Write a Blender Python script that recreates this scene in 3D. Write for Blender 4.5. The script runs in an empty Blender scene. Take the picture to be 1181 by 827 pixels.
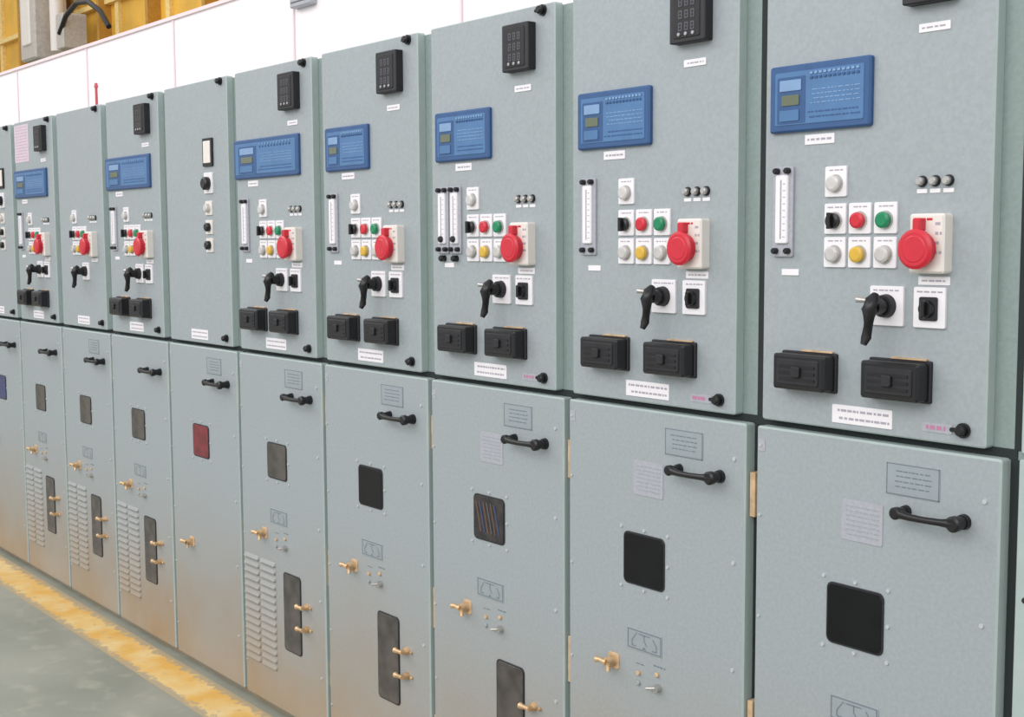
import bpy, random, bmesh
from math import *
from mathutils import Vector, Matrix
random.seed(4)
sc=bpy.context.scene
sc.view_settings.view_transform='Standard'
sc.view_settings.look='None'
# ------------------------------------------------------------------ materials
def lin(c):
    return tuple(((v/255)/12.92 if v/255<=0.04045 else ((v/255+0.055)/1.055)**2.4) for v in c)+(1,)
def mat(name,rgb,rough=0.5,metal=0.0,var=0.0,scale=30,bump=0.0,rgb2=None,coat=0.0,spec=0.5,p0=.35,p1=.65):
    m=bpy.data.materials.new(name); m.use_nodes=True
    nt=m.node_tree; n=nt.nodes; b=n['Principled BSDF']
    b.inputs['Roughness'].default_value=rough; b.inputs['Metallic'].default_value=metal
    b.inputs['Coat Weight'].default_value=coat
    b.inputs['Specular IOR Level'].default_value=spec
    tc=n.new('ShaderNodeTexCoord'); nz=n.new('ShaderNodeTexNoise')
    nz.inputs['Scale'].default_value=scale; nz.inputs['Detail'].default_value=4
    nt.links.new(tc.outputs['Object'],nz.inputs['Vector'])
    rp=n.new('ShaderNodeValToRGB')
    c1=lin(rgb); c2=lin(rgb2) if rgb2 else tuple(min(1,v*(1+var)) for v in c1[:3])+(1,)
    c0=c1 if rgb2 else tuple(v*(1-var) for v in c1[:3])+(1,)
    rp.color_ramp.elements[0].color=c0; rp.color_ramp.elements[1].color=c2
    rp.color_ramp.elements[0].position=p0; rp.color_ramp.elements[1].position=p1
    nt.links.new(nz.outputs['Fac'],rp.inputs['Fac'])
    nt.links.new(rp.outputs['Color'],b.inputs['Base Color'])
    if bump:
        bp=n.new('ShaderNodeBump'); bp.inputs['Strength'].default_value=bump; bp.inputs['Distance'].default_value=.002
        nt.links.new(nz.outputs['Fac'],bp.inputs['Height']); nt.links.new(bp.outputs['Normal'],b.inputs['Normal'])
    return m
def paint(name,rgb,warm_bounce=(156,130,96),amount=.72,ztop=.85):
    m=mat(name,rgb,rough=.42,var=.05,scale=120,bump=.07)
    nt=m.node_tree;n=nt.nodes;b=n['Principled BSDF'];rp=[x for x in n if x.type=='VALTORGB'][0]
    tc=[x for x in n if x.type=='TEX_COORD'][0]
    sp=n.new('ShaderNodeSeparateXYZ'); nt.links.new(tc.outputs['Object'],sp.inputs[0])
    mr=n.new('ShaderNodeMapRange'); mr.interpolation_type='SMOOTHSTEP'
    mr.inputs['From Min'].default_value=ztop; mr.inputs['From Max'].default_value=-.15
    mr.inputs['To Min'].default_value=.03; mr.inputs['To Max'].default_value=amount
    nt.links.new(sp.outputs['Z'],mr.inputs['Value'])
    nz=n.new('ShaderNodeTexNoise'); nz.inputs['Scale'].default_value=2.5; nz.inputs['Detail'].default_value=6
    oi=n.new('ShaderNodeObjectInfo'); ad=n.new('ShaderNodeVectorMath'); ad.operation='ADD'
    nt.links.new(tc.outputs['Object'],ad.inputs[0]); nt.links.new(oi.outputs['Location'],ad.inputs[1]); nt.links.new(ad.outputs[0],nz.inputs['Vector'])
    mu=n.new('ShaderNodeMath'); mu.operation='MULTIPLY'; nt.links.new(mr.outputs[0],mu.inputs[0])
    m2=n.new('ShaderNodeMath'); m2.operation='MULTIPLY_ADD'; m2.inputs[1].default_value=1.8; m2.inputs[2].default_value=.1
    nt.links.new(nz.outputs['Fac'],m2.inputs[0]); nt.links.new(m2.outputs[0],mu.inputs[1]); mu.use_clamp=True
    mx=n.new('ShaderNodeMixRGB'); mx.inputs['Color2'].default_value=lin(warm_bounce)  # warm light bounced off the floor, painted in towards the cabinet bottom
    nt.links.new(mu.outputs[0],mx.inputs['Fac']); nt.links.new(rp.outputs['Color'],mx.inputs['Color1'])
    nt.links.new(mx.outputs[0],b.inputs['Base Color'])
    # smudged sheen
    rr=n.new('ShaderNodeMapRange'); rr.inputs['From Min'].default_value=.3; rr.inputs['From Max'].default_value=.7
    rr.inputs['To Min'].default_value=.34; rr.inputs['To Max'].default_value=.52
    nt.links.new(nz.outputs['Fac'],rr.inputs['Value']); nt.links.new(rr.outputs[0],b.inputs['Roughness'])
    return m
M={}
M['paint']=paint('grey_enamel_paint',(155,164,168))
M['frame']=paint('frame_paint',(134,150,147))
M['ledge']=mat('door_edge_paint',(170,184,181),.4,var=.03)
M['gap']=mat('dark_gap',(32,39,40),.8)
M['tan']=mat('tan_latch',(198,168,132),.5,var=.2,scale=40)
M['black']=mat('black_plastic',(17,17,20),.35,var=.2)
M['black2']=mat('black_matte_plastic',(28,28,33),.5,var=.2)
M['white']=mat('white_label',(234,231,234),.45,var=.02)
M['cream']=mat('cream_plastic',(228,221,214),.4,var=.02)
M['ink']=mat('label_ink',(168,162,172),.7)
M['grey']=mat('meter_display_grey',(78,78,86),.4)
M['pink']=mat('label_ink_magenta',(184,124,156),.7)
M['engr']=mat('engraved_plate',(149,158,162),.4,var=.04)
M['engr2']=mat('rating_plate_grey',(168,169,177),.4,var=.06,scale=120)
M['engrline']=mat('engraved_line',(108,120,128),.6)
M['blue']=mat('blue_relay_frame',(46,84,132),.4,var=.05)
M['blue2']=mat('blue_relay_face',(74,116,162),.4,var=.05)
M['blue3']=mat('blue_relay_light',(124,156,194),.35,var=.05)
M['lcd']=mat('lcd_green',(100,108,88),.2)
M['red']=mat('red_plastic',(200,34,52),.35,var=.05)
M['green']=mat('green_button',(10,130,85),.3,var=.05)
M['yellow']=mat('yellow_button',(212,172,60),.3,var=.05)
M['lamp']=mat('clear_lamp',(196,193,190),.15,var=.1)
M['steel']=mat('steel',(190,188,184),.3,.7,var=.1)
M['brass']=mat('brass',(208,176,136),.38,.55,var=.25,scale=60)
M['glass']=mat('dark_window_glass',(13,15,18),.22,var=.3,scale=15,spec=.3)
M['glassb']=mat('brownish_window',(62,59,57),.25,rgb2=(90,84,80),scale=14)
M['glassr']=mat('red_behind_window',(140,44,56),.25,rgb2=(104,32,42),scale=20)
M['glassbl']=mat('blue_window',(50,60,110),.2)
M['glass2']=mat('dark_brown_window',(34,36,42),.25,rgb2=(64,58,56),scale=30)
M['screw']=mat('screw_white',(192,198,200),.35,.2)
M['wire_o']=mat('wire_brown',(116,84,66),.4)
M['wire_b']=mat('wire_blue',(62,78,120),.4)
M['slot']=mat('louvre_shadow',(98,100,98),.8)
M['paper']=mat('paper_lilac',(205,190,200),.7,var=.03)
# ------------------------------------------------------------------ mesh builder
class MB:
    def __init__(s): s.v=[];s.f=[];s.m=[];s.sm=[];s.mats=[]
    def mi(s,k):
        if k not in s.mats: s.mats.append(k)
        return s.mats.index(k)
    def add(s,vs,fs,k,smooth=False):
        o=len(s.v); s.v+= [tuple(v) for v in vs]; i=s.mi(k)
        for f in fs: s.f.append(tuple(o+a for a in f)); s.m.append(i); s.sm.append(smooth)
    def box(s,x0,x1,y0,y1,z0,z1,k):
        vs=[(x,y,z) for x in(x0,x1) for y in(y0,y1) for z in(z0,z1)]
        s.add(vs,[(0,1,3,2),(4,6,7,5),(0,4,5,1),(2,3,7,6),(0,2,6,4),(1,5,7,3)],k)
    def plate(s,x0,x1,z0,z1,yb,yf,k,r=0.004,ch=0.002,kf=None,ke=None):
        r=min(r,(x1-x0)/2-1e-5,(z1-z0)/2-1e-5); n=4 if r>.003 else 2
        if ch>=r: ch=r*.6
        def ring(ins,y):
            o=[];rr=max(r-ins,1e-5)
            for cx,cz,a0 in ((x1-r,z1-r,0),(x0+r,z1-r,90),(x0+r,z0+r,180),(x1-r,z0+r,270)):
                for i in range(n+1):
                    a=radians(a0+90*i/n); o.append((cx+rr*cos(a),y,cz+rr*sin(a)))
            return o
        R=[ring(0,yb),ring(0,yf+ch),ring(ch,yf)]; N=len(R[0]); vs=R[0]+R[1]+R[2]
        side=[(a*N+i,a*N+(i+1)%N,(a+1)*N+(i+1)%N,(a+1)*N+i) for a in(0,1) for i in range(N)]
        s.add(vs,side+[tuple(range(N))],ke or k)
        s.add(R[2],[tuple(reversed(range(N)))],kf or k)
    def cyl(s,c,d,r0,r1,L,k,seg=20,cap=True,kc=None):
        d=Vector(d).normalized(); a=d.orthogonal().normalized(); b=d.cross(a); c=Vector(c)
        v0=[c+(a*cos(t)+b*sin(t))*r0 for t in [2*pi*i/seg for i in range(seg)]]
        v1=[c+d*L+(a*cos(t)+b*sin(t))*r1 for t in [2*pi*i/seg for i in range(seg)]]
        s.add(v0+v1,[(i,(i+1)%seg,seg+(i+1)%seg,seg+i) for i in range(seg)],k,True)
        if cap:
            s.add(v1,[tuple(range(seg))],kc or k); s.add(v0,[tuple(reversed(range(seg)))],k)
    def knob(s,c,r,L,k,kc=None,seg=20):
        x,y,z=c
        s.cyl((x,y,z),(0,-1,0),r,r,L*.75,k,seg,False)
        s.cyl((x,y-L*.75,z),(0,-1,0),r,r*.72,L*.25,kc or k,seg,True)
    def tube(s,pts,r,k,seg=10):
        P=[Vector(p) for p in pts]; rings=[]; up=Vector((0,0,1))
        for i,p in enumerate(P):
            t=(P[min(i+1,len(P)-1)]-P[max(i-1,0)]).normalized()
            a=t.cross(up); a=a.normalized() if a.length>.05 else t.cross(Vector((1,0,0))).normalized()
            b=t.cross(a); rr=r[i] if isinstance(r,(list,tuple)) else r
            rings.append([p+(a*cos(2*pi*j/seg)+b*sin(2*pi*j/seg))*rr for j in range(seg)])
        vs=[v for g in rings for v in g]; N=seg
        fs=[(i*N+j,i*N+(j+1)%N,(i+1)*N+(j+1)%N,(i+1)*N+j) for i in range(len(P)-1) for j in range(N)]
        s.add(vs,fs,k,True); s.add(rings[0],[tuple(range(N))],k); s.add(rings[-1],[tuple(reversed(range(N)))],k)
    def obj(s,name,parent=None,loc=(0,0,0)):
        me=bpy.data.meshes.new(name); me.from_pydata(s.v,[],s.f)
        for k in s.mats: me.materials.append(M[k])
        for p,i,sm in zip(me.polygons,s.m,s.sm): p.material_index=i; p.use_smooth=sm
        bm=bmesh.new();bm.from_mesh(me);bmesh.ops.recalc_face_normals(bm,faces=bm.faces);bm.to_mesh(me);bm.free()
        o=bpy.data.objects.new(name,me); sc.collection.objects.link(o); o.location=loc
        if parent: o.parent=parent
        return o
def text_rows(b,x0,x1,z0,z1,y,rows,k='ink',h=.35):
    dz=(z1-z0)/rows
    for r in range(rows):
        zc=z0+dz*(r+.5); x=x0+random.uniform(0,.1)*(x1-x0)
        while x<x1-.002:
            L=random.uniform(.004,.014); xe=min(x+L,x1)
            b.box(x,xe,y-.0004,y,zc-dz*h/2,zc+dz*h/2,k); x=xe+random.uniform(.002,.004)
def label(b,x0,x1,z0,z1,yf,rows=1,k='ink'):
    b.plate(x0,x1,z0,z1,yf,yf-.002,'white',.0015,.0005)
    text_rows(b,x0+.006,x1-.006,z0+.003,z1-.003,yf-.002,rows,k,.3)
YU=0.004
UD=(0.018,0.552); LD=(0.008,0.587)
# ------------------------------------------------------------------ cabinet parts
def relay(p,x0,x1):
    b=MB(); z0,z1=1.880,2.014; y=YU
    b.plate(x0,x1,z0,z1,y,y-.012,'blue',.006,.004)
    b.plate(x0+.016,x1-.014,z0+.014,z1-.014,y-.012,y-.0135,'blue2',.003,.001)
    w=x1-x0; yy=y-.0135
    fx=lambda t:x0+w*t
    b.plate(fx(.09),fx(.38),z0+.017,z0+.110,yy,yy-.0006,'blue',.002,.0003)
    yy-=.0006
    b.plate(fx(.12),fx(.34),z0+.082,z0+.104,yy,yy-.002,'blue3',.002,.0005)
    b.plate(fx(.14),fx(.32),z0+.053,z0+.074,yy,yy-.002,'lcd',.002,.0005)
    b.plate(fx(.12),fx(.32),z0+.022,z0+.044,yy,yy-.002,'blue2',.002,.0005)
    for r in range(2):
        for c in range(11):
            xx=fx(.44+.045*c); b.plate(xx-.0035,xx+.0035,z1-.032+r*.009,z1-.027+r*.009,yy,yy-.0015,'blue3' if r else 'blue',.001,.0003)
    text_rows(b,fx(.42),fx(.92),z0+.05,z0+.085,yy+.0004,4,'blue3',.22)
    text_rows(b,fx(.40),fx(.92),z0+.022,z0+.042,yy+.0004,2,'blue',.3)
    b.obj('protection_relay',p)
    b=MB(); label(b,x0+.085,x0+.158,1.853,1.873,y); b.obj('relay_label',p)
def meter(p):
    b=MB(); y=YU
    b.plate(.372,.478,2.092,2.210,y,y-.026,'black2',.004,.004)
    b.plate(.386,.464,2.102,2.200,y-.026,y-.028,'black',.003,.001)
    for r in range(3):
        zz=2.178-r*.026
        for c in range(3):
            xx=.402+c*.018; y1=y-.028
            b.plate(xx,xx+.012,zz-.009,zz+.009,y1,y1-.001,'grey',.001,.0003)
            b.plate(xx+.003,xx+.009,zz-.006,zz-.001,y1-.001,y1-.0014,'black',.001,.0002)
            b.plate(xx+.003,xx+.009,zz+.001,zz+.006,y1-.001,y1-.0014,'black',.001,.0002)
    for c in range(3): b.knob((.404+c*.021,y-.028,2.110),.004,.003,'engr2',seg=10)
    b.obj('digital_meter',p)
    b=MB(); label(b,.394,.460,2.042,2.058,y); b.obj('meter_label',p)
def flow(p,double=False):
    b=MB(); y=YU
    for i,x in enumerate(([.050,.108] if double else [.056])):
        b.plate(x,x+.052,1.628,1.812,y,y-.006,'engr2',.004,.001)
        b.plate(x+.010,x+.042,1.655,1.795,y-.006,y-.012,'white',.004,.002)
        b.box(x+.024,x+.027,y-.0128,y-.012,1.665,1.785,'ink')
        for t in range(9): b.box(x+.031,x+.037,y-.0126,y-.012,1.668+t*.0135,1.6695+t*.0135,'ink')
        for (dx,z) in ((.012,1.803),(.040,1.803),(.010,1.640),(.042,1.640)): b.knob((x+dx,y-.006,z),.0065,.012,'black',seg=12)
        if double: b.knob((x+.026,y-.006,1.668),.009,.014,'black',seg=12); b.knob((x+.026,y,1.615),.009,.018,'black',seg=12)
    b.plate(.078,.122,1.590,1.603,y,y-.002,'white',.001,.0005)
    b.obj('level_gauge',p)
def buttons(p,gauge=True):
    y=YU; b=MB()
    X=[.213,.272,.331]; Z=[1.777,1.704,1.638]
    for (c,r,k) in ((0,0,'lamp'),(0,1,'black'),(1,1,'red'),(2,1,'green'),(0,2,'lamp'),(1,2,'yellow'),(2,2,'lamp')):
        x,z=X[c],Z[r]
        b.plate(x-.026,x+.026,z-.030,z+.030,y,y-.005,'white',.003,.001)
        b.cyl((x,y-.005,z-.004),(0,-1,0),.0185,.017,.004,'steel',20)
        b.knob((x,y-.009,z-.004),.0155,.010,k)
        if k=='black': b.plate(x-.004,x+.004,z-.020,z+.012,y-.019,y-.028,'black',.002,.001)
        text_rows(b,x-.018,x+.018,z+.019,z+.026,y-.005,1)
    b.obj('push_button_panel',p)
    b=MB()
    for x in (.408,.436,.464):
        b.cyl((x,y,1.770),(0,-1,0),.011,.010,.005,'black',16); b.knob((x,y-.005,1.770),.008,.010,'steel',seg=14)
        b.plate(x-.011,x+.011,1.748,1.756,y,y-.0015,'white',.001,.0004)
    b.obj('indicator_lamps',p)
def socket(p):
    b=MB(); y=YU
    b.plate(.400,.474,1.600,1.710,y,y-.028,'cream',.006,.004)
    text_rows(b,.456,.470,1.63,1.70,y-.028,4,'ink',.3)
    text_rows(b,.41,.45,1.695,1.704,y-.028,1,'red',.5)
    zc=1.645; x=.428
    b.cyl((x,y-.028,zc),(0,-1,0),.031,.031,.014,'red',28)
    b.cyl((x,y-.042,zc),(0,-1,0),.037,.037,.007,'red',28)
    b.cyl((x,y-.049,zc),(0,-1,0),.037,.031,.004,'red',28)
    b.cyl((x,y-.053,zc),(0,-1,0),.025,.023,.001,'red',28)
    b.plate(x-.010,x+.008,1.678,1.702,y-.028,y-.046,'red',.004,.003)
    b.obj('red_power_socket',p)
    b=MB(); label(b,.405,.472,1.578,1.594,y); b.obj('socket_label',p)
def switches(p,second=True):
    y=YU; b=MB()
    b.plate(.300,.376,1.498,1.574,y,y-.006,'white',.003,.001)
    text_rows(b,.306,.37,1.562,1.570,y-.006,1)
    b.cyl((.338,y-.006,1.536),(0,-1,0),.023,.021,.014,'black2',24)
    b.cyl((.338,y-.020,1.536),(0,-1,0),.016,.014,.026,'black',20)
    yy=y-.045
    b.tube([(.338,yy+.006,1.558),(.338,yy-.004,1.547),(.337,yy-.012,1.530),(.333,yy-.008,1.502),(.330,yy-.010,1.478),(.328,yy-.016,1.464)],
           [.008,.014,.015,.009,.010,.006],'black',12)
    b.tube([(.336,yy,1.545),(.320,yy-.006,1.548),(.306,yy-.010,1.549)],[.006,.005,.006],'steel',10)
    b.obj('pistol_grip_switch',p)
    if second:
        b=MB()
        b.plate(.398,.466,1.498,1.574,y,y-.006,'white',.003,.001)
        b.plate(.413,.451,1.512,1.556,y-.006,y-.012,'black2',.004,.002)
        b.cyl((.432,y-.012,1.534),(0,-1,0),.016,.014,.008,'black',20)
        b.plate(.428,.436,1.518,1.550,y-.020,y-.030,'black',.003,.002)
        text_rows(b,.404,.46,1.561,1.570,y-.006,1)
        b.obj('rotary_selector_switch',p)
def tblocks(p):
    y=YU
    for i,x in enumerate((.086,.302)):
        b=MB()
        b.plate(x,x+.138,1.356,1.436,y,y-.008,'black2',.004,.002)
        b.plate(x+.004,x+.134,1.360,1.432,y-.008,y-.042,'black',.006,.005)
        b.plate(x+.016,x+.122,1.370,1.422,y-.042,y-.045,'black2',.004,.002)
        for r in range(3): b.box(x+.024,x+.114,y-.0465,y-.045,1.379+r*.013,1.384+r*.013,'black')
        b.plate(x+.058,x+.080,1.386,1.408,y-.045,y-.052,'black2',.004,.002)
        b.plate(x+.05,x+.128,1.436,1.4395,y,y-.008,'tan',.001,.0005)
        b.obj('test_terminal_block_%d'%(i+1),p)
def upper_door(p,top=2.25,x0=None):
    b=MB(); a=UD[0] if x0 is None else x0
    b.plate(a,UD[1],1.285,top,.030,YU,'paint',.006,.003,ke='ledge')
    b.obj('upper_door',p)
    b=MB()
    for z in (1.314,2.234):
        b.cyl((.508,YU,z),(0,-1,0),.014,.014,.006,'black',18); b.knob((.508,YU-.006,z),.010,.014,'black',seg=16)
        b.plate(.484,.506,z-.004,z+.004,YU-.006,YU-.012,'black',.003,.002)
    b.obj('door_locks',p)
def handle(p,z=1.146):
    b=MB(); y=0
    for x,r in ((.392,.012),(.516,.015)):
        b.cyl((x,y,z),(0,-1,0),r,r*.9,.010,'black',18); b.cyl((x,y-.010,z),(0,-1,0),r*.8,r*.75,.026,'black',16)
        b.knob((x,y-.028,z),r,.014,'black',seg=16)
    b.tube([(.392,y-.032,z),(.425,y-.037,z-.002),(.455,y-.038,z-.002),(.49,y-.037,z-.001),(.516,y-.032,z)],[.0095,.007,.0065,.007,.0105],'black',12)
    b.obj('door_handle',p)
def brasslock(p,z=.645):
    b=MB(); x=.175
    b.plate(x-.018,x+.020,z-.020,z+.020,0,-.004,'tan',.008,.002)
    b.cyl((x,-.004,z),(0,-1,0),.014,.012,.022,'brass',18)
    b.tube([(x,-.026,z),(x-.018,-.030,z+.003),(x-.030,-.032,z+.002)],[.008,.006,.008],'brass',10)
    b.tube([(x,-.02,z),(x+.004,-.024,z-.022)],.006,'brass',8)
    b.obj('brass_interlock_key',p)
def mimic(p):
    b=MB(); y=0
    b.plate(.222,.340,.690,.742,y,y-.0015,'engr',.003,.0005)
    def ln(x0,z0,x1,z1,w=.0011):
        d=Vector((x1-x0,0,z1-z0)); n=Vector((-d.z,0,d.x)).normalized()*w
        A,B=Vector((x0,y-.002,z0)),Vector((x1,y-.002,z1)); b.add([A-n,B-n,B+n,A+n],[(0,1,2,3)],'engrline')
    for q in ((.226,.738,.336,.738),(.226,.694,.336,.694),(.226,.694,.226,.738),(.336,.694,.336,.738)): ln(*q)
    for q in ((.240,.700,.240,.712),(.240,.712,.252,.728),(.252,.731,.258,.731),(.240,.700,.254,.700),(.262,.731,.300,.731),(.281,.731,.281,.718),(.281,.718,.290,.706),(.281,.703,.281,.698),(.275,.698,.287,.698),(.322,.700,.322,.712),(.322,.712,.310,.728),(.308,.700,.322,.700)): ln(*q)
    b.obj('mimic_diagram_plate',p)
    b=MB()
    for x,z,k in ((.262,.636,'tan'),(.325,.648,'tan'),(.262,.612,'engr')): b.knob((x,0,z),.006,.006,k,seg=12)
    b.cyl((.330,0,.618),(0,-1,0),.010,.009,.014,'steel',14); b.tube([(.330,-.012,.618),(.304,-.016,.612)],.004,'steel',8)
    text_rows(b,.31,.35,.662,.672,0,1,'engrline'); text_rows(b,.25,.28,.655,.662,0,1,'engrline')
    b.obj('earthing_controls',p)
def window(p,x0,x1,z0,z1,k,name,wires=False,bolts=True):
    b=MB()
    b.plate(x0-.004,x1+.004,z0-.004,z1+.004,0,-.003,'black2',.014,.001)
    b.plate(x0,x1,z0,z1,-.003,-.004,k,.012,.0005)
    if wires:
        for i in range(6):
            x=x0+.010+i*.016; kk=('wire_o','wire_b','wire_o','slot','wire_o','wire_b')[i]
            b.tube([(x,-.0045,z1-.015),(x+.012,-.0045,(z0+z1)/2),(x+.022,-.0045,z0+.02)],.002,kk,6)
    b.obj(name,p)
    if bolts:
        b=MB(); m=.013
        for x in (x0-m,(x0+x1)/2,x1+m):
            for z in (z0-m,(z0+z1)/2,z1+m):
                if x==(x0+x1)/2 and z==(z0+z1)/2: continue
                if z==(z0+z1)/2 and x<x1: continue
                b.cyl((x,0,z),(0,-1,0),.0045,.004,.003,'screw',10)
        b.obj(name+'_bolts',p)
def lower_door(p,x0=None,latch=True):
    b=MB(); a=LD[0] if x0 is None else x0
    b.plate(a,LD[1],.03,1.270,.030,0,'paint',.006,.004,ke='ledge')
    b.obj('lower_door',p)
    b=MB()
    for z in (1.19,.96,.72,.48,.22):
        b.cyl((LD[1]-.03,0,z),(0,-1,0),.005,.0045,.003,'screw',10)
    for z in (1.23,1.08,.86,.62,.4,.15):
        b.cyl((a+.012,0,z),(0,-1,0),.004,.0035,.003,'screw',8)
    b.plate(a+.006,a+.024,1.217,1.243,0,-.001,'engr2',.002,.0003)
    b.obj('door_screws',p)
    if latch:
        b=MB()
        for z0,z1 in ((1.068,1.165),(.54,.66),(.2,.28)):
            b.plate(.5915,.6065,z0,z1,.0295,.010,'tan',.002,.001)
        b.obj('door_hinge_latches',p)
def signs(p,g=True):
    b=MB()
    b.plate(.346,.464,1.174,1.236,0,-.0015,'engr',.002,.0004)
    for q in ((.347,.463,1.175,1.1765),(.347,.463,1.2335,1.235),(.347,.3485,1.175,1.235),(.4615,.463,1.175,1.235)):
        b.box(q[0],q[1],-.002,-.0015,q[2],q[3],'engrline')
    text_rows(b,.364,.446,1.186,1.226,-.0015,4,'engrline',.22)
    b.obj('instruction_plate',p)
    if g:
        b=MB(); b.plate(.242,.340,1.066,1.148,0,-.0015,'engr2',.004,.0004)
        text_rows(b,.250,.332,1.074,1.140,-.0015,7,'engr',.25)
        b.obj('rating_plate',p)
def louvres(p,x0,x1,z0,z1):
    b=MB(); n=15; dz=(z1-z0)/n
    cols=[(x0,(x0+x1)/2-.006),((x0+x1)/2+.006,x1)]
    for a,c in cols:
        for i in range(n):
            z=z0+dz*i
            vs=[(a,0,z+dz*.80),(c,0,z+dz*.80),(c-.004,-.008,z+dz*.30),(a+.004,-.008,z+dz*.30),(a,0,z+dz*.25),(c,0,z+dz*.25)]
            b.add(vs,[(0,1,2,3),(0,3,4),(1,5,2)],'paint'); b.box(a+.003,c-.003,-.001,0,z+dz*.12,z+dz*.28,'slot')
    b.obj('ventilation_louvres',p)
def brassbolts(p):
    b=MB()
    for z in (.442,.366):
        b.cyl((.470,0,z),(0,-1,0),.012,.010,.012,'brass',16); b.cyl((.470,-.012,z),(0,-1,0),.008,.008,.014,'brass',14)
        b.tube([(.475,-.024,z),(.455,-.026,z),(.440,-.026,z)],[.006,.006,.009],'brass',10)
        b.knob((.494,0,z),.005,.008,'brass',seg=10)
    b.obj('brass_locking_bolts',p)
def body(p):
    b=MB()
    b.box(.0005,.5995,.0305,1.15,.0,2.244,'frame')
    b.obj('enclosure_body',p)
    b=MB()  # dark strips painted in for the shadow between doors
    b.box(.588,.612,.0293,.0303,.03,1.268,'gap')
    b.box(.594,.6176,.0293,.0303,1.285,2.244,'gap')
    b.box(.0,.6,.0285,.0303,1.268,1.287,'gap')
    b.obj('door_gap_shade',p)
def cabinet(i,kind):
    p=bpy.data.objects.new('switchgear_cabinet',None); sc.collection.objects.link(p)
    p.location=(-.6*i,0,0); p.empty_display_size=.1
    first=(i==1)
    body(p); upper_door(p,x0=.028 if first else None); lower_door(p,x0=.018 if first else None,latch=not first); handle(p)
    y=YU
    if kind in 'SW':
        if kind=='S': relay(p,.048,.296)
        else: relay(p,.020,.475)
        meter(p); flow(p,i==3); buttons(p); socket(p); switches(p); tblocks(p)
    if kind=='B':
        b=MB()
        b.plate(.360,.436,1.938,2.040,y,y-.008,'black2',.003,.001); b.plate(.370,.426,1.950,2.030,y-.008,y-.010,'cream',.002,.001)
        b.plate(.362,.430,1.840,1.916,y,y-.006,'white',.003,.001); b.knob((.396,y-.006,1.876),.024,.022,'black')
        for z in (1.787,1.717,1.651):
            b.plate(.366,.420,z-.026,z+.026,y,y-.005,'cream',.003,.001); b.knob((.393,y-.005,z),.016,.016,'black' if z<1.75 else 'lamp')
        b.obj('control_column',p)
    if kind=='P':
        buttons(p); socket(p); switches(p,False)
    b=MB(); label(b,.212,.354,1.298,1.335,y,2); b.obj('panel_label',p)
    if kind=='S' and i<4:
        b=MB(); b.plate(.420,.484,1.303,1.321,y,y-.001,'engr2',.001,.0003); text_rows(b,.424,.470,1.307,1.318,y-.001,1,'pink',.7); b.obj('maker_plate',p)
    if i==9:
        b=MB(); b.plate(.02,.225,2.055,2.235,y,y-.001,'paper',.001,.0002); text_rows(b,.03,.21,2.06,2.23,y-.001,12,'pink',.12); b.obj('taped_paper_notice',p)
    wk={6:'glassr',10:'glassbl',5:'glassb',8:'glassb',7:'glassb',9:'glassb',3:'glass2'}.get(i,'glass')
    window(p,.214,.343,.852,.970,wk,'inspection_window',wires=(i==3))
    brasslock(p,.505 if i==6 else .645)
    if i<=6 or i==8: signs(p,i<4)
    if kind in 'SWP':
        mimic(p); window(p,.312,.424,.262,.528,'glassb' if i>2 else 'glass','cable_box_window',bolts=False); brassbolts(p)
    if kind in 'WP': louvres(p,.020,.250,.160,.555)
    return p
for i,k in ((1,'S'),(2,'S'),(3,'S'),(4,'S'),(5,'W'),(6,'B'),(7,'W'),(8,'P'),(9,'W'),(10,'B'),(11,'W')): cabinet(i,k)
# right end panel
p=bpy.data.objects.new('switchgear_end_panel',None); sc.collection.objects.link(p)
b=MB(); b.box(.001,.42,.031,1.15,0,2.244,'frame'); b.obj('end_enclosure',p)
b=MB(); b.plate(.013,.41,1.283,2.24,.031,.018,'ledge',.004,.002); b.plate(.010,.41,.03,1.272,.031,.018,'ledge',.004,.002); b.obj('cover_plates',p)
b=MB()
for z in (1.25,1.02,.78,.5,.2,1.95): b.cyl((.03,.018,z),(0,-1,0),.006,.005,.004,'black2',10)
b.obj('cover_screws',p)
# ------------------------------------------------------------------ duct on top
M['duct']=mat('white_sheet_metal',(248,240,243),.5,var=.01,scale=3)
M['seam']=mat('duct_seam',(234,216,218),.6)
p=bpy.data.objects.new('white_gas_exhaust_duct',None); sc.collection.objects.link(p)
b=MB(); b.box(-6.62,.42,.20,.95,2.245,2.585,'duct'); b.obj('duct_body',p)
b=MB()
for x in (-5.9,-4.89,-3.91,-2.9,-1.9,-.9):
    b.box(x-.005,x+.005,.194,.1995,2.246,2.585,'seam')
b.box(-6.62,.42,.19,.1995,2.576,2.590,'seam')
b.obj('duct_seams',p)
b=MB()
b.plate(-2.88,-2.74,2.475,2.60,.1995,.17,'engr2',.006,.004); b.box(-2.87,-2.75,.169,.17,2.49,2.495,'slot')
for k2 in range(5): b.box(-2.86,-2.76,.1685,.17,2.505+k2*.016,2.511+k2*.016,'slot')
b.obj('duct_vent_box',p)
M['dred']=mat('dull_red_paint',(196,84,90),.5,var=.1)
b=MB(); b.cyl((-4.53,.10,2.252),(0,0,1),.006,.006,.10,'dred',12); b.cyl((-4.53,.10,2.352),(0,0,1),.010,.006,.02,'dred',12); b.cyl((-4.53,.10,2.244),(0,0,1),.018,.018,.008,'dred',12); b.obj('red_lifting_pin')
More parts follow.
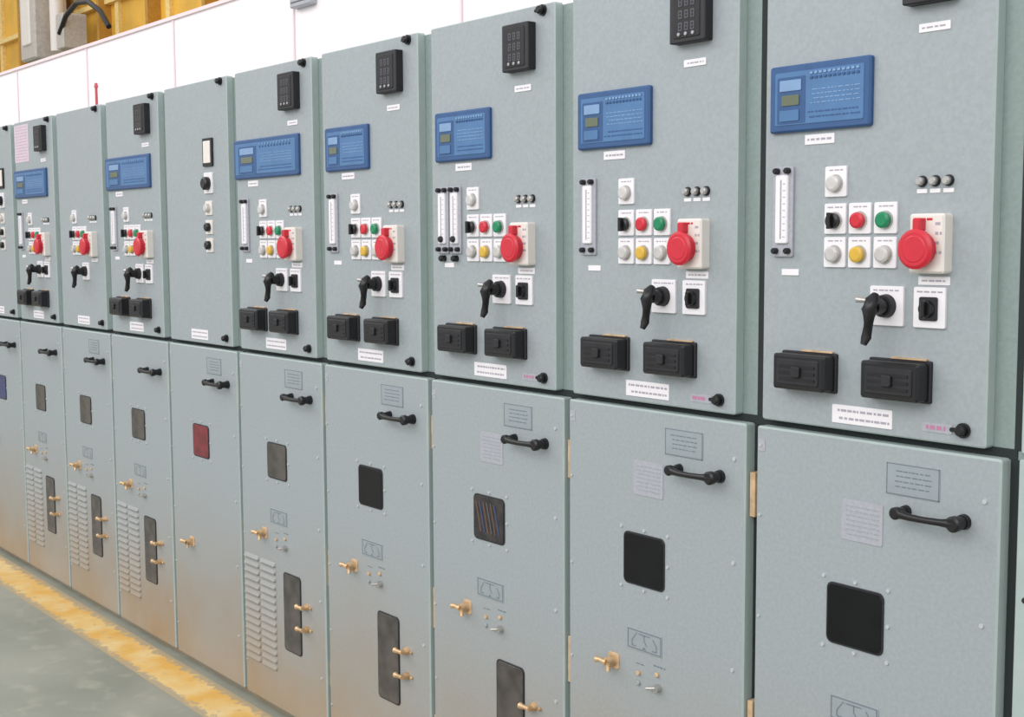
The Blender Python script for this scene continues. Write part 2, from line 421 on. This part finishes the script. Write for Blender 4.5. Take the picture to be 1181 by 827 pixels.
# ------------------------------------------------------------------ hall
def plane(name,x0,x1,y0,y1,z,m):
    me=bpy.data.meshes.new(name); me.from_pydata([(x0,y0,z),(x1,y0,z),(x1,y1,z),(x0,y1,z)],[],[(0,1,2,3)]); me.materials.append(m)
    o=bpy.data.objects.new(name,me); sc.collection.objects.link(o); return o
fm=mat('painted_concrete',(142,144,132),.5,rgb2=(160,160,148),scale=2.2,bump=.0,spec=.3)
nt=fm.node_tree; n=nt.nodes; b_=n['Principled BSDF']; rp=[x for x in n if x.type=='VALTORGB'][0]; tc=[x for x in n if x.type=='TEX_COORD'][0]
nz=n.new('ShaderNodeTexNoise'); nz.inputs['Scale'].default_value=9; nz.inputs['Detail'].default_value=9; nt.links.new(tc.outputs['Object'],nz.inputs['Vector'])
r2_=n.new('ShaderNodeValToRGB'); r2_.color_ramp.elements[0].position=.55; r2_.color_ramp.elements[1].position=.75
r2_.color_ramp.elements[0].color=(0,0,0,1); r2_.color_ramp.elements[1].color=(.4,.4,.4,1)
nt.links.new(nz.outputs['Fac'],r2_.inputs['Fac'])
mx=n.new('ShaderNodeMixRGB'); mx.inputs['Color2'].default_value=lin((194,190,172)); nt.links.new(r2_.outputs[0],mx.inputs['Fac']); nt.links.new(rp.outputs[0],mx.inputs['Color1']); nt.links.new(mx.outputs[0],b_.inputs['Base Color'])
plane('floor',-30,12,-12,12,0,fm)
# worn yellow line
ym=mat('worn_yellow_paint',(228,178,86),.5,rgb2=(234,206,146),scale=7)
nt=ym.node_tree; n=nt.nodes; b_=n['Principled BSDF']; rp=[x for x in n if x.type=='VALTORGB'][0]; tc=[x for x in n if x.type=='TEX_COORD'][0]
nz=n.new('ShaderNodeTexNoise'); nz.inputs['Scale'].default_value=22; nz.inputs['Detail'].default_value=8; nz.inputs['Roughness'].default_value=.7; nt.links.new(tc.outputs['Object'],nz.inputs['Vector'])
sp=n.new('ShaderNodeSeparateXYZ'); nt.links.new(tc.outputs['Object'],sp.inputs[0])
d1=n.new('ShaderNodeMath'); d1.operation='ADD'; d1.inputs[1].default_value=.115; nt.links.new(sp.outputs['Y'],d1.inputs[0])
d2=n.new('ShaderNodeMath'); d2.operation='ABSOLUTE'; nt.links.new(d1.outputs[0],d2.inputs[0])
d3=n.new('ShaderNodeMapRange'); d3.inputs['From Min'].default_value=.045; d3.inputs['From Max'].default_value=.095; d3.inputs['To Min'].default_value=0; d3.inputs['To Max'].default_value=.34; nt.links.new(d2.outputs[0],d3.inputs['Value'])
d4=n.new('ShaderNodeMath'); d4.operation='ADD'; nt.links.new(d3.outputs[0],d4.inputs[0]); nt.links.new(nz.outputs['Fac'],d4.inputs[1])
r3=n.new('ShaderNodeValToRGB'); r3.color_ramp.elements[0].position=.58; r3.color_ramp.elements[1].position=.70
r3.color_ramp.elements[0].color=(0,0,0,1); r3.color_ramp.elements[1].color=(.9,.9,.9,1); nt.links.new(d4.outputs[0],r3.inputs['Fac'])
mx=n.new('ShaderNodeMixRGB'); mx.inputs['Color2'].default_value=lin((174,160,134)); nt.links.new(r3.outputs[0],mx.inputs['Fac']); nt.links.new(rp.outputs[0],mx.inputs['Color1']); nt.links.new(mx.outputs[0],b_.inputs['Base Color'])
b=MB(); M['ym']=ym; b.box(-30,6,-.210,-.020,.0005,.0022,'ym'); b.obj('yellow_floor_line')
M['wall']=mat('wall_paint_beige',(215,205,180),.8,var=.04,scale=2)
b=MB(); b.box(-30,12,11.8,12,0,9,'wall'); b.obj('wall_back')
b=MB(); b.box(-30.2,-30,-12,12,0,9,'wall'); b.obj('wall_left')
# crane
M['crane']=mat('crane_yellow',(226,176,66),.55,var=.15,scale=2)
M['crane2']=mat('crane_yellow_dark',(180,134,52),.6,var=.1)
M['crane3']=mat('crane_yellow_pale',(232,204,132),.6,var=.1)
M['eq']=mat('grey_equipment',(186,180,172),.5,var=.1)
p=bpy.data.objects.new('overhead_crane_girder',None); sc.collection.objects.link(p)
b=MB()
b.box(-28,2,3.0,3.02,3.55,4.9,'crane'); b.box(-28,2,2.85,3.2,3.50,3.55,'crane'); b.box(-28,2,2.85,3.2,4.9,4.95,'crane')
b.box(-28,2,2.93,2.999,4.02,4.07,'crane3')
b.obj('girder_beam',p)
b=MB()
x=-27.3
while x<1:
    b.box(x,x+.06,2.87,3.0,3.55,4.9,'crane2')
    b.box(x+.25,x+.34,2.96,3.0,3.55,4.9,'crane3'); x+=1.2
b.obj('girder_stiffeners',p)
b=MB()
b.plate(-12.9,-12.45,3.55,4.6,2.84,2.5,'eq',.03,.02); b.plate(-12.8,-12.55,3.7,4.4,2.5,2.48,'cream',.02,.01)
b.cyl((-12.2,2.65,3.6),(0,0,1),.07,.07,1.3,'cream',16); b.plate(-12.1,-11.9,3.6,3.95,2.84,2.6,'eq',.02,.01)
b.obj('crane_hoist_box',p)
b=MB()
b.tube([(-12.0,2.6,3.75),(-11.8,2.6,3.9),(-11.5,2.6,3.98),(-11.2,2.6,3.95),(-10.9,2.6,3.82),(-10.7,2.6,3.65)],.026,'black',8)
b.obj('crane_cable',p)
b=MB()
for x in (-17.2,-1): b.box(x,x+.4,3.1,3.5,0,3.5,'crane')
b.obj('girder_columns',p)
# ------------------------------------------------------------------ light
w=bpy.data.worlds.new('World'); sc.world=w; w.use_nodes=True
w.node_tree.nodes['Background'].inputs[0].default_value=(.96,.97,1,1); w.node_tree.nodes['Background'].inputs[1].default_value=1.0
def area(name,loc,target,sx,sy,pw,col=(1,1,1)):
    l=bpy.data.lights.new(name,'AREA'); l.shape='RECTANGLE'; l.size=sx; l.size_y=sy; l.energy=pw; l.color=col
    o=bpy.data.objects.new(name,l); sc.collection.objects.link(o); o.location=loc
    o.rotation_euler=(Vector(target)-Vector(loc)).to_track_quat('-Z','Y').to_euler()
area('hall_skylight',(0,-7,5.5),(-2.0,0,1.9),11,4,400,(1,.98,.98))
area('hall_skylight_far',(-9,-5,7),(-6,0,1.2),6,3,220,(1,.97,.94))
# ------------------------------------------------------------------ camera
f,t,a,r,D,x0,zc=1500.05421,0.09124,0.90134,-0.00511,2.10807,1.24446,1.66633
fw=Vector((-sin(a)*cos(t),cos(a)*cos(t),-sin(t))); rt=Vector((cos(a),sin(a),0)); up=rt.cross(fw)
r2=rt*cos(r)+up*sin(r); u2=-rt*sin(r)+up*cos(r)
mw=Matrix.Identity(4)
for i in range(3): mw[i][0]=r2[i]; mw[i][1]=u2[i]; mw[i][2]=-fw[i]
mw[0][3],mw[1][3],mw[2][3]=x0,-D,zc
cd=bpy.data.cameras.new('camera'); cd.sensor_width=36; cd.lens=f/1181*36; cd.clip_end=200
co=bpy.data.objects.new('camera',cd); sc.collection.objects.link(co); co.matrix_world=mw; sc.camera=co
